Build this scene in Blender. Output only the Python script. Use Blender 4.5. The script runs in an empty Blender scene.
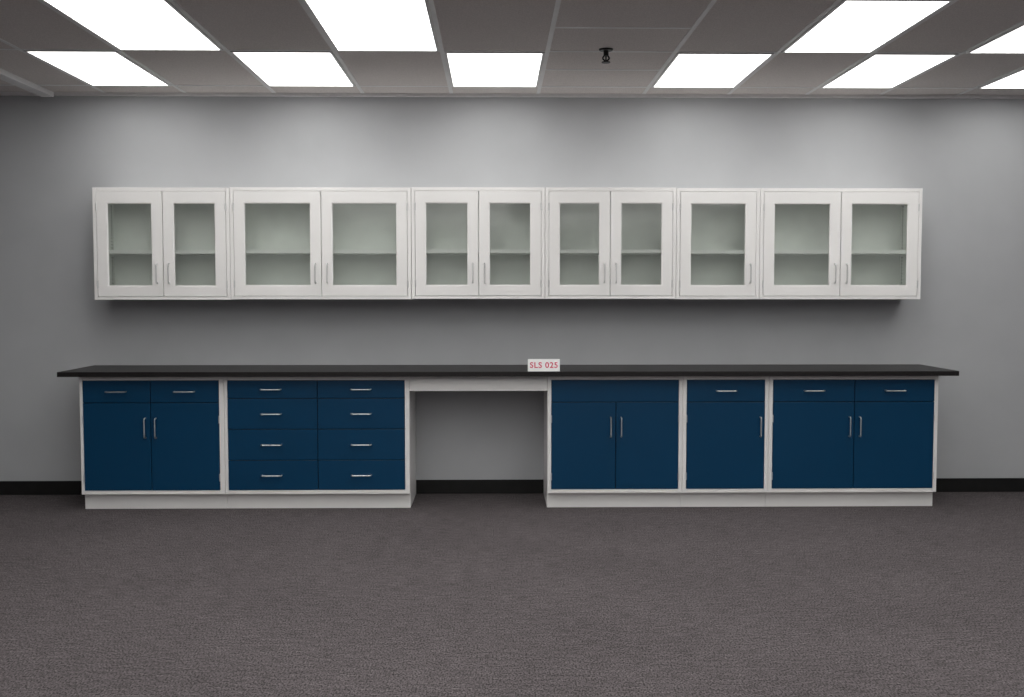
import bpy, bmesh, math
from mathutils import Vector, Matrix
I = 0.0254
scene = bpy.context.scene
scene.view_settings.view_transform = 'Standard'

# ------------------------------------------------------------ materials
def srgb(r, g, b):
    def f(c):
        c /= 255.0
        return c/12.92 if c <= 0.04045 else ((c+0.055)/1.055)**2.4
    return (f(r), f(g), f(b), 1)

def new_mat(name):
    m = bpy.data.materials.new(name); m.use_nodes = True
    nt = m.node_tree; nt.nodes.clear()
    out = nt.nodes.new('ShaderNodeOutputMaterial')
    return m, nt, out

def noise_mat(name, c1, c2, scale=(20, 20, 20), rough=0.5, bump=0.0, bdist=0.001, metallic=0, detail=3, spec=0.5, coat=0.0):
    m, nt, out = new_mat(name)
    N, L = nt.nodes, nt.links
    b = N.new('ShaderNodeBsdfPrincipled')
    b.inputs['Roughness'].default_value = rough
    b.inputs['Metallic'].default_value = metallic
    b.inputs['Specular IOR Level'].default_value = spec
    b.inputs['Coat Weight'].default_value = coat
    tc = N.new('ShaderNodeTexCoord'); mp = N.new('ShaderNodeMapping')
    mp.inputs['Scale'].default_value = scale
    n = N.new('ShaderNodeTexNoise'); n.inputs['Scale'].default_value = 1.0
    n.inputs['Detail'].default_value = detail
    r = N.new('ShaderNodeValToRGB')
    r.color_ramp.elements[0].position = 0.35; r.color_ramp.elements[0].color = c1
    r.color_ramp.elements[1].position = 0.65; r.color_ramp.elements[1].color = c2
    L.new(tc.outputs['Object'], mp.inputs['Vector']); L.new(mp.outputs[0], n.inputs['Vector'])
    L.new(n.outputs[0], r.inputs[0]); L.new(r.outputs[0], b.inputs['Base Color'])
    if bump:
        bp = N.new('ShaderNodeBump'); bp.inputs['Strength'].default_value = bump
        bp.inputs['Distance'].default_value = bdist
        L.new(n.outputs[0], bp.inputs['Height']); L.new(bp.outputs[0], b.inputs['Normal'])
    L.new(b.outputs[0], out.inputs[0])
    return m

def g(v, t=(1, 1, 1)): return (v*t[0], v*t[1], v*t[2], 1)

M_wall = noise_mat('wall_paint', g(.465, (.98, 1, 1.035)), g(.485, (.98, 1, 1.035)), (3, 3, 3), 0.75, 0.05, 0.0005, spec=.25)
M_tile = noise_mat('ceiling_tile', g(.62, (1.03, .97, .94)), g(.76, (1.03, .97, .94)), (160, 160, 160), 0.95, 0.5, 0.002, spec=.1)
M_tee = noise_mat('ceiling_tee', g(.80), g(.84), (10, 10, 10), 0.5)
M_white = noise_mat('white_enamel', g(.86, (1, .985, .975)), g(.88, (1, .985, .975)), (2, 2, 2), 0.35)
M_int = noise_mat('cabinet_interior', g(.935, (.975, 1, .972)), g(.95, (.975, 1, .972)), (2, 2, 2), 0.5)
M_shelf = noise_mat('shelf_enamel', g(.95), g(.96), (2, 2, 2), 0.4)
M_blue = noise_mat('navy_blue_enamel', srgb(2, 57, 90), srgb(3, 59, 93), (2, 2, 2), 0.32, spec=.35)
M_dark = noise_mat('seam_black', g(.01), g(.014), (9, 9, 9), 0.7)
M_slot = noise_mat('slot_shadow_grey', g(.06), g(.08), (9, 9, 9), 0.7)
M_top = noise_mat('black_epoxy_top', g(.008, (1.1, .93, .95)), g(.012, (1.1, .93, .95)), (60, 60, 60), 0.4, spec=.3)
M_base = noise_mat('black_vinyl_base', g(.009), g(.012), (10, 10, 10), 0.5, spec=.25)
M_steel = noise_mat('brushed_nickel', g(.72), g(.8), (200, 200, 10), 0.42, metallic=1)
M_card = noise_mat('white_card', g(.84), g(.88), (10, 10, 10), 0.7)
M_red = noise_mat('red_ink', srgb(190, 15, 60), srgb(200, 20, 70), (10, 10, 10), 0.6)
M_pink = noise_mat('pink_ink', srgb(240, 165, 185), srgb(240, 175, 195), (10, 10, 10), 0.6)
M_bronze = noise_mat('dark_bronze', g(.02), g(.04), (30, 30, 30), 0.35, metallic=.7)

# carpet
def carpet():
    m, nt, out = new_mat('loop_carpet'); N, L = nt.nodes, nt.links
    b = N.new('ShaderNodeBsdfPrincipled'); b.inputs['Roughness'].default_value = 0.95
    b.inputs['Specular IOR Level'].default_value = 0.1
    tc = N.new('ShaderNodeTexCoord')
    def noise(sc, det, rgh=.5):
        mp = N.new('ShaderNodeMapping'); mp.inputs['Scale'].default_value = sc
        n = N.new('ShaderNodeTexNoise'); n.inputs['Scale'].default_value = 1
        n.inputs['Detail'].default_value = det; n.inputs['Roughness'].default_value = rgh
        L.new(tc.outputs['Object'], mp.inputs[0]); L.new(mp.outputs[0], n.inputs['Vector'])
        return n
    n1 = noise((140, 80, 90), 2, .65)
    n2 = noise((11, 46, 10), 3)
    n3 = noise((1.2, 1.6, 1), 2)
    r1 = N.new('ShaderNodeValToRGB')
    e = r1.color_ramp.elements
    e[0].position = .34; e[0].color = g(.026, (1.08, .955, .995))
    e[1].position = .66; e[1].color = g(.150, (1.08, .945, .985))
    L.new(n1.outputs[0], r1.inputs[0])
    def mul(prev, n, lo, hi):
        mr = N.new('ShaderNodeMapRange'); mr.inputs[1].default_value = .3; mr.inputs[2].default_value = .7
        mr.inputs[3].default_value = lo; mr.inputs[4].default_value = hi
        L.new(n.outputs[0], mr.inputs[0])
        mx = N.new('ShaderNodeVectorMath'); mx.operation = 'SCALE'
        L.new(prev, mx.inputs[0]); L.new(mr.outputs[0], mx.inputs['Scale'])
        return mx.outputs[0]
    c = mul(r1.outputs[0], n2, .78, 1.22); c = mul(c, n3, .93, 1.07)
    L.new(c, b.inputs['Base Color'])
    bp = N.new('ShaderNodeBump'); bp.inputs['Strength'].default_value = .5; bp.inputs['Distance'].default_value = .002
    L.new(n1.outputs[0], bp.inputs['Height']); L.new(bp.outputs[0], b.inputs['Normal'])
    L.new(b.outputs[0], out.inputs[0]); return m
M_carpet = carpet()

def glass():
    m, nt, out = new_mat('hazed_clear_glass'); N, L = nt.nodes, nt.links
    t = N.new('ShaderNodeBsdfTransparent'); t.inputs[0].default_value = (.985, 1, .985, 1)
    gl = N.new('ShaderNodeBsdfGlossy'); gl.inputs['Roughness'].default_value = .07
    df = N.new('ShaderNodeBsdfDiffuse'); df.inputs[0].default_value = (.9, .94, .9, 1)
    m1 = N.new('ShaderNodeMixShader')
    # faint uneven diffuse film: painted haze that brightens the panes
    tc = N.new('ShaderNodeTexCoord'); nz = N.new('ShaderNodeTexNoise'); nz.inputs['Scale'].default_value = 5
    mr = N.new('ShaderNodeMapRange'); mr.inputs[3].default_value = .0; mr.inputs[4].default_value = .12
    L.new(tc.outputs['Object'], nz.inputs['Vector']); L.new(nz.outputs[0], mr.inputs[0]); L.new(mr.outputs[0], m1.inputs[0])
    L.new(t.outputs[0], m1.inputs[1]); L.new(df.outputs[0], m1.inputs[2])
    fr = N.new('ShaderNodeFresnel'); fr.inputs[0].default_value = 1.4
    mx = N.new('ShaderNodeMixShader')
    L.new(fr.outputs[0], mx.inputs[0]); L.new(m1.outputs[0], mx.inputs[1]); L.new(gl.outputs[0], mx.inputs[2])
    L.new(mx.outputs[0], out.inputs[0]); return m
M_glass = glass()

def lens():
    m, nt, out = new_mat('fluorescent_lens'); N, L = nt.nodes, nt.links
    e = N.new('ShaderNodeEmission')
    e.inputs['Strength'].default_value = 4.6
    tc = N.new('ShaderNodeTexCoord')
    n = N.new('ShaderNodeTexNoise'); n.inputs['Scale'].default_value = 6
    r = N.new('ShaderNodeValToRGB')
    r.color_ramp.elements[0].color = (1, .985, .95, 1); r.color_ramp.elements[1].color = (1, 1, .98, 1)
    L.new(tc.outputs['Object'], n.inputs['Vector']); L.new(n.outputs[0], r.inputs[0]); L.new(r.outputs[0], e.inputs[0])
    L.new(e.outputs[0], out.inputs[0]); return m
M_lens = lens()

# ------------------------------------------------------------ geometry helpers (inches)
class Part:
    def __init__(s): s.bm = bmesh.new()
    def box(s, x0, x1, y0, y1, z0, z1, bev=0):
        b = bmesh.new()
        bmesh.ops.create_cube(b, size=1)
        for v in b.verts:
            v.co = Vector(((x0+x1)/2+v.co.x*(x1-x0), (y0+y1)/2+v.co.y*(y1-y0), (z0+z1)/2+v.co.z*(z1-z0)))
        if bev:
            bmesh.ops.bevel(b, geom=b.edges[:], offset=bev, segments=2, affect='EDGES', profile=.5)
        s.merge(b); return s
    def cyl(s, p, q, r, seg=14, r2=None):
        p = Vector(p); q = Vector(q); d = q-p
        b = bmesh.new()
        bmesh.ops.create_cone(b, cap_ends=True, segments=seg, radius1=r, radius2=r if r2 is None else r2, depth=d.length)
        rot = Vector((0, 0, 1)).rotation_difference(d.normalized()).to_matrix().to_4x4()
        bmesh.ops.transform(b, matrix=Matrix.Translation((p+q)/2) @ rot, verts=b.verts)
        s.merge(b); return s
    def sph(s, c, r):
        b = bmesh.new(); bmesh.ops.create_uvsphere(b, u_segments=12, v_segments=8, radius=r)
        bmesh.ops.translate(b, vec=Vector(c), verts=b.verts); s.merge(b); return s
    def merge(s, b):
        me = bpy.data.meshes.new('tmp'); b.to_mesh(me); b.free()
        s.bm.from_mesh(me); bpy.data.meshes.remove(me)
    def done(s, name, mat, parent=None, smooth=False):
        o = Vector((0, 0, 0)) if parent is None else parent.location/I
        for v in s.bm.verts: v.co = (v.co-o)*I
        if smooth:
            for f in s.bm.faces: f.smooth = True
        me = bpy.data.meshes.new(name); s.bm.to_mesh(me); s.bm.free()
        me.materials.append(mat)
        ob = bpy.data.objects.new(name, me); scene.collection.objects.link(ob)
        if smooth:
            try:
                bpy.context.view_layer.objects.active = ob; ob.select_set(True)
                bpy.ops.object.shade_smooth_by_angle(angle=math.radians(40)); ob.select_set(False)
            except Exception: pass
        if parent: ob.parent = parent
        return ob

def empty(name, x, y, z):
    e = bpy.data.objects.new(name, None); e.empty_display_size = .1
    e.location = Vector((x, y, z))*I; scene.collection.objects.link(e); return e

# ------------------------------------------------------------ room
XL, XR, YB, H = -250, 265, -640, 114.0
Part().box(XL, XR, YB, 0, -3, 0).done('floor', M_carpet)
Part().box(XL-5, XR+5, 0, 5, -3, H+3).done('wall_back', M_wall)
Part().box(XL-5, XL, YB, 0, -3, H+3).done('wall_left', M_wall)
Part().box(XR, XR+5, YB, 0, -3, H+3).done('wall_right', M_wall)
Part().box(XL-5, XR+5, YB-5, YB, -3, H+3).done('wall_front', M_wall)
Part().box(XL, XR, YB, 0, H, H+3).done('ceiling', M_tile)
def basebd(name, a): Part().box(*a, 0, 4, .08).done(name, M_base)
basebd('baseboard_back', (XL, XR, -.35, 0))
basebd('baseboard_left', (XL, XL+.35, YB, -.35))
basebd('baseboard_right', (XR-.35, XR, YB, -.35))
basebd('baseboard_front', (XL+.35, XR-.35, YB, YB+.35))

# suspended ceiling grid
E = [-231, -207, -183, -159, -109.5, -87, -62, -37.2, -12.3, 12.2, 42, 66, 88.2, 109.3, 131.5, 155, 180, 204, 228, 252]
RP = 43.6
rows = [286, 244.2]+[199.2-RP*i for i in range(0, 12)]    # distance of row edges from the viewpoint line
CY = -297
gr = Part()
for x in E:
    gr.box(x-.5, x+.5, YB, 0, H-.12, H)
for i, d in enumerate(rows):
    y = CY+d
    gr.box(XL, XR, y-.5, y+.5, H-.10, H)
    gr.box(12.2, 42, y-RP/2-.5, y-RP/2+.5, H-.09, H)
gr.box(XL, XR, -1, 0, H-.9, H)      # wall angle
gr.box(XL, XL+1, YB, 0, H-.9, H); gr.box(XR-1, XR, YB, 0, H-.9, H)
gr.done('trim_1', M_tee)
Part().box(-127, -123.5, YB, -1, H-1.4, H, .1).done('trim_2', M_tee)

def fixture(x0, x1, d0, d1):
    cx, cy = (x0+x1)/2, CY+(d0+d1)/2
    e = empty('fluorescent_ceiling_light', cx, cy, H)
    y0, y1 = CY+d0+.6, CY+d1-.6; x0 += .6; x1 -= .6
    p = Part(); w = .55
    p.box(x0, x0+w, y0, y1, H-.35, H, .05); p.box(x1-w, x1, y0, y1, H-.35, H, .05)
    p.box(x0+w, x1-w, y0, y0+w, H-.35, H, .05); p.box(x0+w, x1-w, y1-w, y1, H-.35, H, .05)
    p.done('frame', M_tee, e)
    Part().box(x0+w, x1-w, y0+w, y1-w, H-.2, H).done('lens', M_lens, e)

colsA = [(-109.5, -87), (-62, -37.2), (-12.3, 12.2), (42, 66), (88.2, 109.3), (131.5, 155)]
colsB = [(-87, -62), (-37.2, -12.3), (66, 88.2), (109.3, 131.5)]
for i in range(len(rows)-1):
    for c in (colsA if i % 2 == 0 else colsB):
        fixture(c[0], c[1], rows[i+1], rows[i])

# sprinkler
sx, sy = 25.6, CY+242
e = empty('fire_sprinkler', sx, sy, H)
p = Part(); p.cyl((sx, sy, H-.35), (sx, sy, H), 1.5, 24, 1.7); p.cyl((sx, sy, H-1.6), (sx, sy, H-.3), .6)
for s in (-1, 1):
    p.cyl((sx+s*.45, sy, H-1.5), (sx+s*.8, sy, H-2.1), .2, 8); p.cyl((sx+s*.8, sy, H-2.1), (sx, sy, H-2.9), .2, 8)
p.cyl((sx, sy, H-3.1), (sx, sy, H-2.9), 1.0, 20)
p.cyl((sx, sy, H-2.9), (sx, sy, H-1.5), .2, 8)
p.done('sprinkler_head', M_bronze, e, True)

# ------------------------------------------------------------ handles
def pull(parent, cx, cz, y, vertical, L=5.2):
    p = Part(); h = L/2; r = .18; out = 1.2
    def P(t, o): return (cx, y-o, cz+t) if vertical else (cx+t, y-o, cz)
    pts = [P(-h, 0), P(-h, out-.3), P(-h+.3, out), P(h-.3, out), P(h, out-.3), P(h, 0)]
    for a, b in zip(pts[:-1], pts[1:]):
        p.cyl(a, b, r, 10)
    for q in pts[1:-1]: p.sph(q, r)
    p.done('pull_handle', M_steel, parent, True)

# ------------------------------------------------------------ base cabinets
BY = -22.0           # face plane
ZB, ZT = 4.3, 35.9
BR, TR = 1.0, 1.15
def base(name, x0, x1, layout, lst=1.0, rst=1.0):
    x0 += .04; x1 -= .04
    e = empty(name, (x0+x1)/2, -11, 0)
    Part().box(x0, x1, BY+.9, -.4, ZB, ZT).done('carcass', M_white, e)
    Part().box(x0, x1, BY+2.2, -.4, 0, ZB).done('toe_kick', M_white, e)
    fr = Part()
    fr.box(x0, x0+lst, BY, BY+.9, ZB, ZT, .05); fr.box(x1-rst, x1, BY, BY+.9, ZB, ZT, .05)
    fr.box(x0+lst, x1-rst, BY, BY+.9, ZB, ZB+BR, .05); fr.box(x0+lst, x1-rst, BY, BY+.9, ZT-TR, ZT, .05)
    fr.done('face_frame', M_white, e)
    a, b = x0+lst, x1-rst
    Part().box(a, b, BY+.6, BY+.9, ZB+BR, ZT-TR).done('reveal', M_dark, e)
    fronts = Part()
    for (z0, z1, kind, xs) in layout:
        edges = [a]+[x for x in xs]+[b]
        n = len(edges)-1
        for k in range(n):
            u, v = edges[k]+.09, edges[k+1]-.09
            fronts.box(u, v, BY-.12, BY+.6, z0+.09, z1-.09, .06)
            if kind == 'drawer':
                pull(e, (u+v)/2-(.3 if n == 2 and k == 0 and name.startswith('drawer') else 0), z0+(z1-z0)*.5, BY-.12, False)
            elif kind == 'door':
                if n == 2: hx = v-1.3 if k == 0 else u+1.3
                else: hx = v-1.2
                pull(e, hx, 22.1, BY-.12, True)
                hg = Part()
                ex = (u-.06) if (k == 0) else (v+.06)
                for zz in (z0+3.5, z1-4.5): hg.cyl((ex, BY-.2, zz-1), (ex, BY-.2, zz+1), .15, 10)
                hg.done('hinges', M_steel, e, True)
    fronts.done('fronts', M_blue, e)
    return e

zb, zt = ZB+BR, ZT-TR
X = [-110.0, -71.9, -22.8, 13.9, 50.1, 73.2, 118.8]
DR = 28.8
base('base_cabinet', X[0], X[1], [(DR, zt, 'drawer', [-91.3]), (zb, DR, 'door', [-91.3])], .8, 1.3)
base('drawer_base_cabinet', X[1], X[2],
     [(29.9, zt, 'drawer', [-47.2]), (21.7, 29.9, 'drawer', [-47.2]), (13.4, 21.7, 'drawer', [-47.2]), (zb, 13.4, 'drawer', [-47.2])], .8, 1.2)
base('base_cabinet', X[3], X[4], [(DR, zt, 'panel', []), (zb, DR, 'door', [32.2])])
base('base_cabinet', X[4], X[5], [(DR, zt, 'drawer', []), (zb, DR, 'door', [])])
base('base_cabinet', X[5], X[6], [(DR, zt, 'drawer', [96.2]), (zb, DR, 'door', [96.2])])

# knee-space apron
e = empty('knee_space_apron', (X[2]+X[3])/2, -11, 34)
Part().box(X[2]+.03, X[3]-.03, BY+.15, BY+1, 31.8, ZT, .06).box(X[2]+.03, X[3]-.03, -2, -.5, 33, ZT, .05).done('rails', M_white, e)
Part().box(X[2]+.6, X[3]-.6, BY-.02, BY+.15, 32.4, ZT-.8, .05).done('front_panel', M_white, e)

Part().box(-114.3, 122.7, -25.6, -.1, ZT+.05, 37.25, .12).done('countertop', M_top)

# ------------------------------------------------------------ wall cabinets
WY = -13.3
W0, W1 = 56.1, 86.4
def wallcab(x0, x1, split, dz=0.0):
    x0 += .05; x1 -= .05
    z0, z1 = W0+dz, W1+dz
    e = empty('glass_door_wall_cabinet', (x0+x1)/2, -6, (z0+z1)/2)
    t = .95
    p = Part()
    p.box(x0, x0+t, WY, -.05, z0, z1, .05); p.box(x1-t, x1, WY, -.05, z0, z1, .05)
    p.box(x0+t, x1-t, WY, -.05, z0, z0+.85, .05); p.box(x0+t, x1-t, WY, -.05, z1-.95, z1, .05)
    p.done('carcass', M_white, e)
    Part().box(x0+t, x1-t, -.9, -.05, z0+.85, z1-.95)\
        .box(x0+t, x0+t+.08, -12.3, -.9, z0+.85, z1-.95).box(x1-t-.08, x1-t, -12.3, -.9, z0+.85, z1-.95)\
        .box(x0+t+.08, x1-t-.08, -12.3, -.9, z0+.85, z0+.93).box(x0+t+.08, x1-t-.08, -12.3, -.9, z1-1.03, z1-.95)\
        .done('interior_liner', M_int, e)
    Part().box(x0+t+.1, x1-t-.1, -12.45, -.95, 68.6+dz, 69.6+dz, .05).done('shelf', M_shelf, e)
    sl = Part()
    for xs in (x0+t+.08, x1-t-.12):
        for yy in (-10.6, -6.5, -2.4):
            z = z0+3.5
            while z < z1-3:
                sl.box(xs, xs+.05, yy-.4, yy+.4, z, z+.3); z += .9
    sl.done('shelf_slots', M_slot, e)
    edges = [x0+t]+split+[x1-t]; n = len(edges)-1
    for k in range(n):
        u, v = edges[k]+.1, edges[k+1]-.1
        a, b = z0+.95, z1-1.05
        sw, tr, br = 2.75, 3.1, 2.7
        f0, f1 = WY-.1, WY+.75
        d = Part()
        d.box(u, u+sw, f0, f1, a, b, .05); d.box(v-sw, v, f0, f1, a, b, .05)
        d.box(u+sw-.04, v-sw+.04, f0, f1, a, a+br, .04); d.box(u+sw-.04, v-sw+.04, f0, f1, b-tr, b, .04)
        w = .22
        for q in ((u+sw, u+sw+w, a+br, b-tr), (v-sw-w, v-sw, a+br, b-tr)):
            d.box(q[0], q[1], f0+.15, f1-.1, q[2], q[3])
        d.box(u+sw+w, v-sw-w, f0+.15, f1-.1, a+br, a+br+w); d.box(u+sw+w, v-sw-w, f0+.15, f1-.1, b-tr-w, b-tr)
        d.done('door_frame', M_white, e)
        Part().box(u+sw+w, v-sw-w, WY+.35, WY+.45, a+br+w, b-tr-w).done('glass_pane', M_glass, e)
        hinge_left = (k == 0)
        hx = v-1.5 if hinge_left else u+1.5
        pull(e, hx, z0+7.1, f0, True)
        ex = u-.06 if hinge_left else v+.06
        hg = Part()
        for zz in (a+3.2, b-4.2): hg.cyl((ex, f0-.05, zz-1), (ex, f0-.05, zz+1), .2, 10)
        hg.done('hinges', M_steel, e, True)

wallcab(-108.8, -71.9, [-90.0], -.1)
wallcab(-71.9, -22.8, [-47.2])
wallcab(-22.8, 13.6, [-4.5], .1)
wallcab(13.6, 49.5, [31.4], .1)
wallcab(49.5, 72.4, [])
wallcab(72.4, 117.0, [94.6])

# ------------------------------------------------------------ tent card sign
cx, cz = 12.8, 37.25
e = empty('tent_card_sign', cx, -24.2, cz)
bm = bmesh.new()
def quad(pts):
    bm.faces.new([bm.verts.new(Vector(q)) for q in pts])
w = 4.2; hgt = 3.2
for (ya, yb) in ((-25.0, -24.4), (-23.2, -24.4)):
    quad([(cx-w, ya, cz), (cx+w, ya, cz), (cx+w, yb, cz+hgt), (cx-w, yb, cz+hgt)])
p = Part(); p.bm.free(); p.bm = bm
o = p.done('card', M_card, e)
sm = o.modifiers.new('thick', 'SOLIDIFY'); sm.thickness = .03*I; sm.offset = 0
tilt = math.atan2(hgt, .6)
def txt(name, mat, off, dx, dz, bold):
    cu = bpy.data.curves.new(name, 'FONT'); cu.body = 'SLS 025'; cu.align_x = 'CENTER'; cu.align_y = 'CENTER'
    cu.size = 2.1*I; cu.extrude = .004*I; cu.offset = bold*I; cu.space_character = 1.12
    cu.materials.append(mat)
    t = bpy.data.objects.new(name, cu); scene.collection.objects.link(t); t.parent = e
    t.location = Vector((dx, -.5-off+.02, 1.58+dz))*I
    t.rotation_euler = (tilt, 0, 0)
txt('lettering_outline', M_pink, .06, .05, -.03, .07)
txt('lettering', M_red, .08, 0, 0, 0)

# ------------------------------------------------------------ world + camera
w = bpy.data.worlds.new('World'); scene.world = w; w.use_nodes = True
w.node_tree.nodes['Background'].inputs[0].default_value = (.5, .5, .5, 1)
w.node_tree.nodes['Background'].inputs[1].default_value = .05
cd = bpy.data.cameras.new('Camera'); cam = bpy.data.objects.new('Camera', cd)
scene.collection.objects.link(cam); scene.camera = cam
cd.sensor_width = 36; cd.lens = 1037/1024*36
cam.location = Vector((0, CY, 58.4))*I
cam.rotation_euler = (math.radians(90-3.18), 0, math.radians(-.93))
